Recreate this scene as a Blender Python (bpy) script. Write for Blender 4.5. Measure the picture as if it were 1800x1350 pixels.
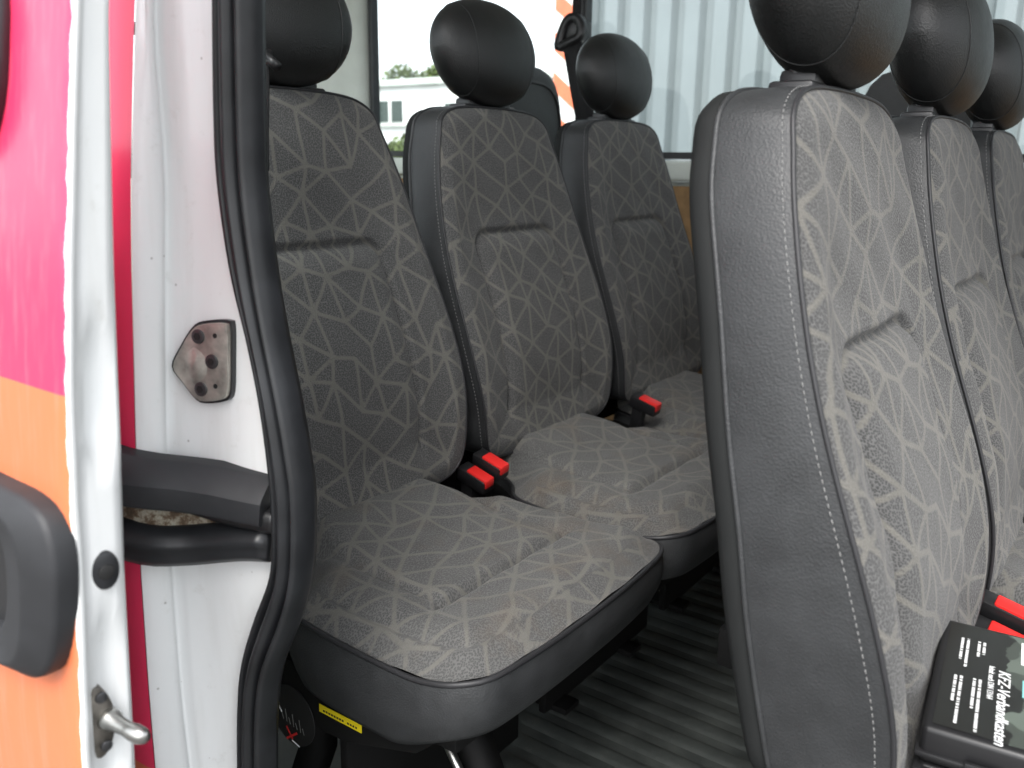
import bpy, bmesh, math, random
import numpy as np
from mathutils import Vector, Matrix, noise
random.seed(7)
S = bpy.context.scene
for o in list(bpy.data.objects): bpy.data.objects.remove(o)
COL = S.collection
R = math.radians

# ---------------------------------------------------------------- camera
# van axes: +X towards the front of the van, +Y into the van (away from the camera), +Z up, z = 0 van floor
FPX, PITCH, YAW, ROLL = 1533.5, .2468, .6295, .0155
CAM = Vector((1.0217, -.8431, .9653))
cF = Vector((-math.sin(YAW)*math.cos(PITCH), math.cos(YAW)*math.cos(PITCH), -math.sin(PITCH)))
r0 = Vector((math.cos(YAW), math.sin(YAW), 0)); u0 = r0.cross(cF)
cR = r0*math.cos(ROLL)+u0*math.sin(ROLL); cU = cR.cross(cF)
cd = bpy.data.cameras.new('camera'); cam = bpy.data.objects.new('camera', cd); COL.objects.link(cam)
cd.sensor_width = 36; cd.lens = FPX/1800*36; cd.clip_start = .02; cd.clip_end = 500
cam.matrix_world = Matrix(((cR.x, cU.x, -cF.x, CAM.x), (cR.y, cU.y, -cF.y, CAM.y), (cR.z, cU.z, -cF.z, CAM.z), (0, 0, 0, 1)))
cd.dof.use_dof = True; cd.dof.focus_distance = 1.05; cd.dof.aperture_fstop = 7.0
S.camera = cam
def at(px, py, ax, val):
    "point where the ray of photograph pixel (px,py) meets the plane axis=val"
    d = cF+cR*((px-900)/FPX)+cU*((675-py)/FPX)
    return CAM+d*((val-CAM[ax])/d[ax])

# ---------------------------------------------------------------- sky, sun, exposure (overcast day)
W = bpy.data.worlds.new('World'); S.world = W; W.use_nodes = True
nt = W.node_tree; nt.nodes.clear()
sky = nt.nodes.new('ShaderNodeTexSky'); sky.sky_type = 'NISHITA'; sky.sun_disc = False
SUN_EL, SUN_AZ = R(52), R(160)      # azimuth clockwise from +Y
sky.sun_elevation = SUN_EL; sky.sun_rotation = SUN_AZ; sky.air_density = 1.0; sky.dust_density = 2.5; sky.ozone_density = .6
hs = nt.nodes.new('ShaderNodeHueSaturation'); hs.inputs['Saturation'].default_value = .22
bg = nt.nodes.new('ShaderNodeBackground'); bg.inputs[1].default_value = .15
out = nt.nodes.new('ShaderNodeOutputWorld')
nt.links.new(sky.outputs[0], hs.inputs['Color']); nt.links.new(hs.outputs[0], bg.inputs[0]); nt.links.new(bg.outputs[0], out.inputs[0])
sl = bpy.data.lights.new('sun', 'SUN'); sl.energy = .75; sl.angle = R(25); sl.color = (1, .97, .93)
so = bpy.data.objects.new('sun', sl); COL.objects.link(so)
sd = Vector((math.sin(SUN_AZ)*math.cos(SUN_EL), math.cos(SUN_AZ)*math.cos(SUN_EL), math.sin(SUN_EL)))
so.rotation_euler = (-sd).to_track_quat('-Z', 'Y').to_euler(); so.location = (3, -6, 8)
vs = S.view_settings; vs.view_transform = 'Standard'; vs.look = 'None'; vs.gamma = 1; vs.use_curve_mapping = False
vs.exposure = 1.66

# ---------------------------------------------------------------- materials
def rgb(r, g, b):
    f = lambda c: (c/255/12.92 if c/255 < .04045 else ((c/255+.055)/1.055)**2.4)
    return (f(r), f(g), f(b), 1)
class NT:
    def __init__(s, name):
        s.m = bpy.data.materials.new(name); s.m.use_nodes = True; s.t = s.m.node_tree
        s.b = s.t.nodes['Principled BSDF']
    def n(s, ty, **k):
        x = s.t.nodes.new(ty)
        for a, v in k.items(): setattr(x, a, v)
        return x
    def l(s, a, b): s.t.links.new(a, b)
    def math(s, op, a, b=None, clamp=False):
        x = s.n('ShaderNodeMath', operation=op, use_clamp=clamp)
        for i, v in enumerate((a, b)):
            if v is None: continue
            if hasattr(v, 'is_output'): s.l(v, x.inputs[i])
            else: x.inputs[i].default_value = v
        return x.outputs[0]
    def vmath(s, op, a, b=None):
        x = s.n('ShaderNodeVectorMath', operation=op)
        for i, v in enumerate((a, b)):
            if v is None: continue
            if hasattr(v, 'is_output'): s.l(v, x.inputs[i])
            else: x.inputs[i].default_value = v
        return x.outputs['Value'] if op in ('LENGTH', 'DOT_PRODUCT', 'DISTANCE') else x.outputs[0]
    def noise(s, vec, scale, detail=3, rough=.5):
        x = s.n('ShaderNodeTexNoise'); x.inputs['Scale'].default_value = scale
        x.inputs['Detail'].default_value = detail; x.inputs['Roughness'].default_value = rough
        if vec: s.l(vec, x.inputs['Vector'])
        return x.outputs[0]
    def ramp(s, fac, stops, interp='LINEAR'):
        x = s.n('ShaderNodeValToRGB'); x.color_ramp.interpolation = interp
        e = x.color_ramp.elements
        while len(e) < len(stops): e.new(.5)
        for i, (p, c) in enumerate(stops):
            e[i].position = p; e[i].color = c if len(c) == 4 else (*c, 1)
        s.l(fac, x.inputs[0]); return x.outputs[0]
    def mix(s, fac, a, b, mode='MIX'):
        x = s.n('ShaderNodeMix', data_type='RGBA', blend_type=mode)
        for sock, v in ((x.inputs[0], fac), (x.inputs[6], a), (x.inputs[7], b)):
            if hasattr(v, 'is_output'): s.l(v, sock)
            else: sock.default_value = v
        return x.outputs[2]
    def bump(s, h, strength=.3, dist=.001, prev=None):
        x = s.n('ShaderNodeBump'); x.inputs['Strength'].default_value = strength; x.inputs['Distance'].default_value = dist
        s.l(h, x.inputs['Height'])
        if prev: s.l(prev, x.inputs['Normal'])
        return x.outputs[0]
    def obj(s): return s.n('ShaderNodeTexCoord').outputs['Object']
    def uv(s): return s.n('ShaderNodeTexCoord').outputs['UV']
    def set(s, **k):
        for a, v in k.items():
            i = s.b.inputs[a]
            if hasattr(v, 'is_output'): s.l(v, i)
            else: i.default_value = v
        return s.m
M = {}
def plain(name, col, rough=.5, bump=None, var=.12, spec=.5, metal=0, vs=12):
    n = NT(name); o = n.obj()
    v = n.noise(o, vs, 4)
    c = n.mix(n.ramp(v, [(.3, (0, 0, 0)), (.7, (1, 1, 1))]), tuple(x*(1-var) for x in col[:3])+(1,), tuple(min(1, x*(1+var)) for x in col[:3])+(1,))
    n.set(**{'Base Color': c, 'Roughness': rough, 'Metallic': metal, 'Specular IOR Level': spec})
    if bump: n.set(Normal=n.bump(n.noise(o, bump[0], 3), bump[1], bump[2]))
    M[name] = n.m; return n.m

# seat cloth: speckled charcoal weave with a paler net of straight lines joining scattered knots
def cloth(name, lw, worn):
    n = NT(name); uv = n.uv(); oi = n.n('ShaderNodeObjectInfo')
    cx = n.n('ShaderNodeCombineXYZ'); n.l(n.math('MULTIPLY', oi.outputs['Random'], 9.0), cx.inputs[0]); n.l(n.math('MULTIPLY', oi.outputs['Random'], 5.0), cx.inputs[1])
    base = n.vmath('ADD', uv, cx.outputs[0])
    A = [n.n('ShaderNodeAttribute', attribute_name='net%d' % i).outputs['Fac'] for i in range(3)]
    sel = lambda t, p, q: n.math('ADD', n.math('MULTIPLY', p, n.math('SUBTRACT', 1.0, t)), n.math('MULTIPLY', q, t))
    d = sel(n.math('GREATER_THAN', oi.outputs['Random'], .33), A[0], A[1]); d = sel(n.math('GREATER_THAN', oi.outputs['Random'], .67), d, A[2])
    wob = n.noise(base, 420, 2)
    d = n.math('ADD', d, n.math('MULTIPLY', n.math('SUBTRACT', wob, .5), .0012))
    line = n.n('ShaderNodeMapRange'); line.inputs['From Min'].default_value = lw; line.inputs['From Max'].default_value = lw*.5
    n.l(d, line.inputs['Value']); fac = line.outputs[0]
    # weave
    sp = n.n('ShaderNodeTexVoronoi', voronoi_dimensions='2D'); sp.inputs['Scale'].default_value = 430; n.l(base, sp.inputs['Vector'])
    spk = n.ramp(sp.outputs['Distance'], [(.15, (.032, .033, .034)), (.6, (.114, .114, .113))])
    tone = n.noise(base, 9, 4)
    spk = n.mix(n.math('MULTIPLY', tone, .5), spk, (.085, .083, .08, 1))
    linec = n.mix(n.noise(base, 600, 2), (.115, .111, .1, 1), (.168, .161, .144, 1))
    if worn: linec = n.mix(.12, linec, (.06, .058, .055, 1))
    c = n.mix(n.math('MULTIPLY', fac, .85), spk, linec)
    if worn:                                    # brownish stains and a greyish worn bloom
        st = n.ramp(n.noise(n.vmath('ADD', base, (3.7, 1.9, 0)), 10, 5, .62), [(.52, (0, 0, 0)), (.74, (1, 1, 1))])
        c = n.mix(n.math('MULTIPLY', st, .55), c, (.10, .072, .048, 1))
        dust = n.ramp(n.noise(base, 16, 6, .7), [(.35, (0, 0, 0)), (.8, (1, 1, 1))])
        c = n.mix(n.math('MULTIPLY', dust, .35), c, (.14, .139, .132, 1))
    h = n.math('ADD', sp.outputs['Distance'], n.math('MULTIPLY', fac, .25))
    big = n.bump(n.noise(base, 28, 3), .35, .004)
    n.set(**{'Base Color': c, 'Roughness': .92, 'Specular IOR Level': .2, 'Sheen Weight': .12, 'Sheen Roughness': .5, 'Normal': n.bump(h, .55, .0012, big)})
    M[name] = n.m
cloth('cloth_back', .0037, 0); cloth('cloth_seat', .0037, 1)
def leather(name, col, rough, scale=520, st=.3):
    n = NT(name); o = n.obj()
    v = n.n('ShaderNodeTexVoronoi'); v.inputs['Scale'].default_value = scale; n.l(o, v.inputs['Vector'])
    scuff = n.ramp(n.noise(o, 22, 6, .65), [(.35, (0, 0, 0)), (.75, (1, 1, 1))])
    c = n.mix(scuff, tuple(x*.8 for x in col[:3])+(1,), tuple(x*1.25 for x in col[:3])+(1,))
    soft = n.bump(n.noise(o, 14, 2), .16, .005)
    n.set(**{'Base Color': c, 'Roughness': n.math('ADD', n.math('MULTIPLY', scuff, .12), rough-.06), 'Specular IOR Level': .5,
             'Normal': n.bump(n.math('ADD', v.outputs['Distance'], n.math('MULTIPLY', n.noise(o, scale*1.5, 2), .25)), st, .0007, soft)})
    M[name] = n.m
leather('leather_grey', (.028, .0295, .031, 1), .52, 470, .42)
leather('leather_black', (.010, .0105, .0105, 1), .46, 480, .45)
plain('shell_plastic', (.014, .015, .015, 1), .75, (900, .2, .0004), spec=.18)
plain('piping_black', (.02, .02, .022, 1), .5)
plain('thread', (.2, .2, .196, 1), .7)
plain('black_paint', (.006, .006, .006, 1), .7, spec=.2)
plain('black_plastic', (.012, .012, .013, 1), .38, (700, .12, .0004))
plain('grey_plastic', (.019, .020, .0225, 1), .55, (1200, .3, .0004), .2, vs=30)
plain('rubber', (.016, .017, .019, 1), .36, (60, .12, .002), .35, vs=25)
plain('red_plastic', (.62, .02, .018, 1), .35)
plain('steel', (.45, .45, .43, 1), .32, (250, .15, .0006), .15, metal=1, vs=80)
plain('plate_metal', (.5, .48, .43, 1), .42, (300, .4, .0008), .35, metal=.8, vs=70)
plain('dull_metal', (.2, .185, .165, 1), .45, (300, .3, .0008), .4, metal=.9, vs=90)
plain('screw_metal', (.12, .12, .125, 1), .4, None, .2, metal=1)
plain('webbing', (.006, .006, .007, 1), .85, (900, .3, .0006))
plain('trim_grey', (.6, .64, .59, 1), .7, (300, .1, .001), .06)
plain('fibreboard', (.27, .16, .07, 1), .8, (200, .3, .001), .2, vs=40)
plain('wall_white', (.78, .8, .79, 1), .6, None, .04)
plain('roof_lining', (.7, .7, .67, 1), .9, (300, .2, .001), .06)
plain('yellow_label', (.75, .6, .01, 1), .5)
plain('ink', (.01, .01, .01, 1), .6)
plain('print_white', (.85, .86, .86, 1), .5, None, .03)
plain('print_red', (.6, .02, .02, 1), .5)
plain('print_grey', (.16, .165, .155, 1), .5)
plain('sign_red', (.75, .16, .06, 1), .5)
plain('sign_white', (.85, .85, .83, 1), .5, None, .04)
plain('asphalt', (.13, .13, .125, 1), .9, (60, .5, .01), .25, vs=2)
plain('wall_paint', (.74, .75, .73, 1), .8, (20, .1, .01), .06, vs=1)
plain('cladding', (.2, .228, .235, 1), .5, (30, .05, .004), .06, vs=2)
plain('bark', (.09, .07, .05, 1), .9)
plain('dark_glass', (.03, .05, .045, 1), .05)
# white van paint, dirt in the lower corners of the jamb
def white_paint():
    n = NT('white_paint'); o = n.obj()
    d = n.ramp(n.noise(o, 55, 6, .7), [(.60, (0, 0, 0)), (.82, (1, 1, 1))])
    st = n.n('ShaderNodeMapping'); st.inputs['Scale'].default_value = (60, 60, 5); n.l(o, st.inputs[0])
    streak = n.ramp(n.noise(st.outputs[0], 1.0, 4, .6), [(.5, (0, 0, 0)), (.85, (1, 1, 1))])
    f = n.math('MULTIPLY', n.math('ADD', d, n.math('MULTIPLY', streak, .6)), .3, True)
    dots = n.n('ShaderNodeTexVoronoi'); dots.inputs['Scale'].default_value = 38; n.l(o, dots.inputs['Vector'])
    spots = n.ramp(dots.outputs['Distance'], [(.03, (1, 1, 1)), (.06, (0, 0, 0))])
    c = n.mix(f, (.84, .855, .85, 1), (.42, .4, .34, 1)); c = n.mix(n.math('MULTIPLY', spots, .5), c, (.18, .16, .13, 1))
    n.set(**{'Base Color': c, 'Roughness': .32, 'Coat Weight': .3, 'Coat Roughness': .1, 'Normal': n.bump(n.noise(o, 18, 3), .06, .01)})
    M['white_paint'] = n.m
white_paint()
PINK, ORANGE = (.80, .038, .115, 1), (.66, .18, .075, 1)
def film(name, edge):
    "coloured vinyl film on white paint: pink above, orange below a slanted seam; on the door it ends raggedly short of the hem"
    n = NT(name); o = n.obj(); sx = n.n('ShaderNodeSeparateXYZ'); n.l(o, sx.inputs[0])
    za = n.math('ADD', sx.outputs[2], n.math('MULTIPLY', sx.outputs[0], SLOPE))
    seam = n.math('GREATER_THAN', za, SEAM)
    c = n.mix(seam, ORANGE, PINK)
    if edge:
        st = n.n('ShaderNodeMapping'); st.inputs['Scale'].default_value = (0, 0, 1); n.l(o, st.inputs[0])
        w = n.math('MULTIPLY', n.math('SUBTRACT', n.noise(st.outputs[0], 40, 4, .55), .5), .0045)
        c = n.mix(n.math('GREATER_THAN', n.math('ADD', sx.outputs[0], w), edge), c, (.76, .78, .78, 1))
        sk = n.n('ShaderNodeMapping'); sk.inputs['Scale'].default_value = (160, 160, 6); n.l(o, sk.inputs[0])
        c = n.mix(n.math('MULTIPLY', n.ramp(n.noise(sk.outputs[0], 1, 4, .6), [(.5, (0, 0, 0)), (.8, (1, 1, 1))]), .12), c, (.9, .55, .55, 1))
    n.set(**{'Base Color': c, 'Roughness': .3, 'Coat Weight': .25, 'Coat Roughness': .15, 'Normal': n.bump(n.noise(o, 25, 3), .05, .01)})
    M[name] = n.m
pa, pb = at(0, 662, 1, -.585), at(112, 698, 1, -.585)
SLOPE = (pa.z-pb.z)/(pb.x-pa.x); SEAM = pb.z+SLOPE*pb.x
film('door_film', .4885)
SEAM = .40
film('body_film', 0)
def floor_mat():
    n = NT('floor_rubber'); o = n.obj()
    d = n.ramp(n.noise(o, 14, 6, .65), [(.35, (0, 0, 0)), (.75, (1, 1, 1))])
    c = n.mix(d, (.036, .041, .039, 1), (.085, .094, .088, 1))
    f = n.ramp(n.noise(o, 160, 3, .6), [(.62, (0, 0, 0)), (.75, (1, 1, 1))])
    c = n.mix(n.math('MULTIPLY', f, .3), c, (.18, .17, .15, 1))
    n.set(**{'Base Color': c, 'Roughness': n.math('ADD', n.math('MULTIPLY', d, .2), .45), 'Normal': n.bump(n.noise(o, 90, 4), .2, .002)})
    M['floor_rubber'] = n.m
floor_mat()
def pane_mat():
    n = NT('tinted_glass'); t = n.t
    tr = n.n('ShaderNodeBsdfTransparent'); tr.inputs[0].default_value = (.95, .985, .985, 1)
    gl = n.n('ShaderNodeBsdfGlossy'); gl.inputs['Roughness'].default_value = .02
    lw_ = n.n('ShaderNodeLayerWeight'); lw_.inputs[0].default_value = .5
    fr = n.math('ADD', n.math('MULTIPLY', n.math('POWER', lw_.outputs['Facing'], 5.0), .6), .025)
    mx = n.n('ShaderNodeMixShader'); n.l(fr, mx.inputs[0]); n.l(tr.outputs[0], mx.inputs[1]); n.l(gl.outputs[0], mx.inputs[2])
    n.l(mx.outputs[0], t.nodes['Material Output'].inputs[0]); M['tinted_glass'] = n.m
pane_mat()
def rusty():
    n = NT('rusty_channel'); o = n.obj()
    a = n.ramp(n.noise(o, 90, 6, .7), [(.3, (.02, .017, .014)), (.47, (.13, .085, .05)), (.6, (.42, .39, .31)), (.75, (.08, .10, .11))])
    n.set(**{'Base Color': a, 'Roughness': .8, 'Normal': n.bump(n.noise(o, 200, 4), .6, .002)}); M['rusty_channel'] = n.m
rusty()
def box_print():
    "printed lid sheet: near-black with a grey-green landscape and pale sweep"
    n = NT('box_print'); uv = n.uv(); s = n.n('ShaderNodeSeparateXYZ'); n.l(uv, s.inputs[0])
    w = n.noise(uv, 4, 3, .5)
    a = n.math('GREATER_THAN', n.math('ADD', s.outputs[0], n.math('MULTIPLY', w, .55)), .56)
    b = n.math('GREATER_THAN', n.noise(uv, 3.2, 2, .4), .5)
    c = n.mix(n.math('MULTIPLY', a, n.math('ADD', n.math('MULTIPLY', b, .6), .4)), (.010, .009, .0075, 1), (.10, .12, .10, 1))
    # pale sweep running to the far end
    ln = n.math('ABSOLUTE', n.math('SUBTRACT', n.math('ADD', s.outputs[0], n.math('MULTIPLY', s.outputs[1], -.55)), .155))
    sw = n.math('LESS_THAN', ln, n.math('MULTIPLY', n.math('SUBTRACT', s.outputs[1], .58), .12))
    c = n.mix(sw, c, (.5, .55, .52, 1))
    n.set(**{'Base Color': c, 'Roughness': .3, 'Coat Weight': .15, 'Coat Roughness': .08}); M['box_print'] = n.m
box_print()
def leaf_mat():
    n = NT('leaves'); oi = n.n('ShaderNodeObjectInfo'); v = n.noise(n.obj(), 5, 2)
    n.set(**{'Base Color': n.mix(v, (.05, .09, .02, 1), (.16, .2, .05, 1)), 'Roughness': .6}); M['leaves'] = n.m
leaf_mat()

# ---------------------------------------------------------------- mesh helpers
def link(name, me, mat, parent=None, smooth=True):
    o = bpy.data.objects.new(name, me); COL.objects.link(o)
    if mat: me.materials.append(M[mat])
    if smooth:
        for p in me.polygons: p.use_smooth = True
    if parent: o.parent = parent
    return o
def raw(name, V, F, mat, parent=None, smooth=True, uv=None, fix=True, net=None):
    me = bpy.data.meshes.new(name); me.from_pydata([tuple(v) for v in V], [], F); me.update()
    if uv:
        ul = me.uv_layers.new(name='UVMap')
        for lp in me.loops: ul.data[lp.index].uv = uv[lp.vertex_index]
    for i in range(3 if net else 0):
        at_ = me.attributes.new('net%d' % i, 'FLOAT', 'POINT'); at_.data.foreach_set('value', net_dist(uv, net, i))
    if fix:
        bm = bmesh.new(); bm.from_mesh(me); bmesh.ops.recalc_face_normals(bm, faces=bm.faces); bm.to_mesh(me); bm.free()
    return link(name, me, mat, parent, smooth)
def grid(name, rows, mat, parent=None, close_u=False, caps=False, smooth=True, uv=None, fix=True, net=None):
    "rows: list of equal-length point lists"
    n = len(rows[0]); V = [p for r in rows for p in r]; F = []
    for i in range(len(rows)-1):
        for j in range(n if close_u else n-1):
            k = (j+1) % n
            F.append((i*n+j, i*n+k, (i+1)*n+k, (i+1)*n+j))
    if caps: F += [tuple(range(n))[::-1], tuple(range((len(rows)-1)*n, len(rows)*n))]
    return raw(name, V, F, mat, parent, smooth, [u for r in uv for u in r] if uv else None, fix, net)
def net_dist(pts, spec, seed):
    "distance of each cloth point to a net of straight lines joining jittered knots (the woven pattern)"
    sp, sq, drop = spec; rnd = random.Random(40+seed*7+int(sp*1e4)); P = np.array(pts); lo = P.min(0)-.15; hi = P.max(0)+.15
    K = {}; ni, nj = int((hi[0]-lo[0])/sp)+2, int((hi[1]-lo[1])/sq)+2
    for i in range(ni):
        for j in range(nj):
            K[i, j] = (lo[0]+(i+rnd.uniform(-.22, .22))*sp, lo[1]+(j+(.5 if i % 2 else 0)+rnd.uniform(-.22, .22))*sq)
    D = np.full(len(P), .05)
    for (i, j), a in K.items():
        for q in ((i, j+1), (i+1, j if i % 2 == 0 else j+1), (i+1, j-1 if i % 2 == 0 else j)):
            if q not in K or rnd.random() < (drop if q[0] == i else .07): continue
            b = K[q]; ax, ay = a; dx, dy = b[0]-ax, b[1]-ay
            m = np.where((P[:, 0] > min(ax, b[0])-.012) & (P[:, 0] < max(ax, b[0])+.012) & (P[:, 1] > min(ay, b[1])-.012) & (P[:, 1] < max(ay, b[1])+.012))[0]
            if not len(m): continue
            Q = P[m]; t = np.clip(((Q[:, 0]-ax)*dx+(Q[:, 1]-ay)*dy)/(dx*dx+dy*dy), 0, 1)
            D[m] = np.minimum(D[m], np.hypot(Q[:, 0]-ax-t*dx, Q[:, 1]-ay-t*dy))
    return D.astype(np.float32)
def interp(t, x):
    t = sorted(t)
    if x <= t[0][0]: return t[0][1]
    for (a, b), (c, d) in zip(t, t[1:]):
        if x <= c: return b+(d-b)*(x-a)/(c-a)
    return t[-1][1]
def smooth_path(P, n, closed=False):
    "Catmull-Rom through P, resampled evenly to n points"
    P = [Vector(p) for p in P]; L = len(P); Q = []
    segs = L if closed else L-1
    for i in range(segs):
        g = lambda k: P[k % L] if closed else P[max(0, min(L-1, k))]
        a, b, c, d = g(i-1), g(i), g(i+1), g(i+2)
        for s in range(16):
            t = s/16
            Q.append(.5*((2*b)+(c-a)*t+(2*a-5*b+4*c-d)*t*t+(3*b-a-3*c+d)*t**3))
    Q.append(P[0].copy() if closed else P[-1].copy())
    D = [0]
    for a, b in zip(Q, Q[1:]): D.append(D[-1]+(b-a).length)
    O = []; k = 0; m = n if closed else n-1
    for i in range(n):
        t = D[-1]*i/m
        while k < len(D)-2 and D[k+1] < t: k += 1
        f = (t-D[k])/max(1e-9, D[k+1]-D[k]); O.append(Q[k].lerp(Q[k+1], min(1, f)))
    return O
def sweep(name, path, prof, mat, parent=None, up=(0, 1, 0), closed=False, caps=True, scale=None):
    "prof points (a,b): a along side = tangent x up, b along up"
    rows = []; n = len(path); up = Vector(up)
    for i, p in enumerate(path):
        t = (path[(i+1) % n]-path[i-1]) if closed else (path[min(n-1, i+1)]-path[max(0, i-1)])
        t.normalize(); side = t.cross(up).normalized(); u2 = side.cross(t).normalized()
        k = scale[i] if scale else 1
        rows.append([p+side*a*k+u2*b*k for a, b in prof])
    if closed: rows.append(rows[0])
    return grid(name, rows, mat, parent, close_u=True, caps=caps and not closed)
def circ(r, n=10): return [(r*math.cos(2*math.pi*i/n), r*math.sin(2*math.pi*i/n)) for i in range(n)]
def tube(name, P, r, mat, parent=None, n=10, closed=False, up=(0, 1, .013), res=None):
    path = smooth_path(P, res, closed) if res else [Vector(p) for p in P]
    return sweep(name, path, circ(r, n), mat, parent, up, closed)
def rbox(name, x0, x1, y0, y1, z0, z1, mat, parent=None, bev=.004, seg=2, mtx=None):
    bm = bmesh.new(); bmesh.ops.create_cube(bm, size=1)
    for v in bm.verts: v.co = ((x0+x1)/2+v.co.x*(x1-x0), (y0+y1)/2+v.co.y*(y1-y0), (z0+z1)/2+v.co.z*(z1-z0))
    if bev: bmesh.ops.bevel(bm, geom=bm.edges[:], offset=bev, segments=seg, affect='EDGES', profile=.5)
    if mtx: bm.transform(mtx)
    me = bpy.data.meshes.new(name); bm.to_mesh(me); bm.free()
    o = link(name, me, mat, parent, False)
    if bev:
        for p in me.polygons: p.use_smooth = True
        me.set_sharp_from_angle(angle=R(40))
    return o
def prism(name, loop, h0, h1, mat, parent=None, mtx=None, bev=0, seg=2):
    "extrude the 2-d loop (a,b) along the third axis from h0 to h1, then transform"
    bm = bmesh.new(); vs_ = [bm.verts.new((a, b, h0)) for a, b in loop]; f = bm.faces.new(vs_)
    r = bmesh.ops.extrude_face_region(bm, geom=[f]); top = [g for g in r['geom'] if isinstance(g, bmesh.types.BMVert)]
    for v in top: v.co.z = h1
    bmesh.ops.recalc_face_normals(bm, faces=bm.faces)
    if bev:
        te = [e for e in bm.edges if all(abs(v.co.z-h1) < 1e-7 for v in e.verts)]
        bmesh.ops.bevel(bm, geom=te, offset=bev, segments=seg, affect='EDGES', profile=.5)
    if mtx: bm.transform(mtx)
    me = bpy.data.meshes.new(name); bm.to_mesh(me); bm.free()
    o = link(name, me, mat, parent, True); me.set_sharp_from_angle(angle=R(40)); return o
def frame(origin, a, b):
    "matrix taking (1,0,0)->a, (0,1,0)->b, (0,0,1)->a x b at origin"
    a = Vector(a).normalized(); b = Vector(b); b = (b-a*b.dot(a)).normalized(); c = a.cross(b); o = Vector(origin)
    return Matrix(((a.x, b.x, c.x, o.x), (a.y, b.y, c.y, o.y), (a.z, b.z, c.z, o.z), (0, 0, 0, 1)))
def empty(name, loc, label, cat, group=None, rot=0):
    o = bpy.data.objects.new(name, None); COL.objects.link(o); o.location = loc; o.rotation_euler.z = rot; o.empty_display_size = .05
    o['label'] = label; o['category'] = cat
    if group: o['group'] = group
    return o
def tag(o, label, cat, group=None):
    o['label'] = label; o['category'] = cat
    if group: o['group'] = group
    return o
def structure(o): o['kind'] = 'structure'; return o
def sstep(a, b, x):
    t = max(0, min(1, (x-a)/(b-a))); return t*t*(3-2*t)
def text_mesh(name, s, size, mat, parent, mtx, shear=0, bold=0, sx=1):
    cu = bpy.data.curves.new(name, 'FONT'); cu.body = s; cu.size = size; cu.shear = shear; cu.offset = bold; cu.extrude = .0001
    t = bpy.data.objects.new(name+'_curve', cu); COL.objects.link(t)
    bpy.context.view_layer.update()
    me = bpy.data.meshes.new_from_object(t.evaluated_get(bpy.context.evaluated_depsgraph_get()))
    bpy.data.objects.remove(t); me.transform(Matrix.Diagonal((sx, 1, 1, 1))); me.transform(mtx); me.materials.clear()
    me.name = name
    return link(name, me, mat, parent, False)

# ================================================================ SETTING: ground, van floor
g = raw('ground', [(-150, -150, -.62), (150, -150, -.62), (150, 150, -.62), (-150, 150, -.62)], [(0, 1, 2, 3)], 'asphalt'); structure(g)
fl = rbox('floor', -1.72, 2.3, -.36, 1.37, -.04, 0, 'floor_rubber', None, 0); structure(fl)
RIB = None
for i in range(30):
    y = -.33+i*.0562
    if RIB is None:
        rows = []
        for x, k in [(.205, .0), (.235, .35), (.27, .8), (.32, 1), (1.9, 1), (1.95, .3), (1.97, 0)]:
            rows.append([Vector((x, a, .0006+b*k)) for a, b in [(-.018, 0), (-.013, .0022), (-.008, .0034), (.008, .0034), (.013, .0022), (.018, 0)]])
        RIB = grid('rib', rows, 'floor_rubber', fl); RIB.location.y = y
    else:
        o = RIB.copy(); COL.objects.link(o); o.parent = fl; o.location.y = y

# ================================================================ VAN BODY
van = empty('van_body', (-.1, .5, 0), 'white van body shell with ribbed window wall and open side doorway', 'van')
VM = Matrix.Translation(-van.location)
def vp(o):                                           # adopt into the van, keep world place
    o.parent = van; o.matrix_parent_inverse = VM; return o
YF = 1.36                                            # inner face of the far wall
WZ0, WZ1, WX0, WX1, WD = .985, 1.62, -1.20, 1.9, -.365
vp(rbox('lower_wall', -1.72, 2.3, YF+.012, YF+.05, -.04, .925, 'trim_grey', None, 0))
vp(rbox('side_lining', -1.70, 2.28, YF-.004, YF+.011, .02, .915, 'fibreboard', None, .003))
vp(rbox('window_sill', -1.70, 2.28, YF-.03, YF+.05, .927, WZ0-.004, 'trim_grey', None, .012, 3))
vp(rbox('header', -1.72, 2.3, YF-.02, YF+.05, WZ1+.003, 1.97, 'trim_grey', None, .01))
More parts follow.
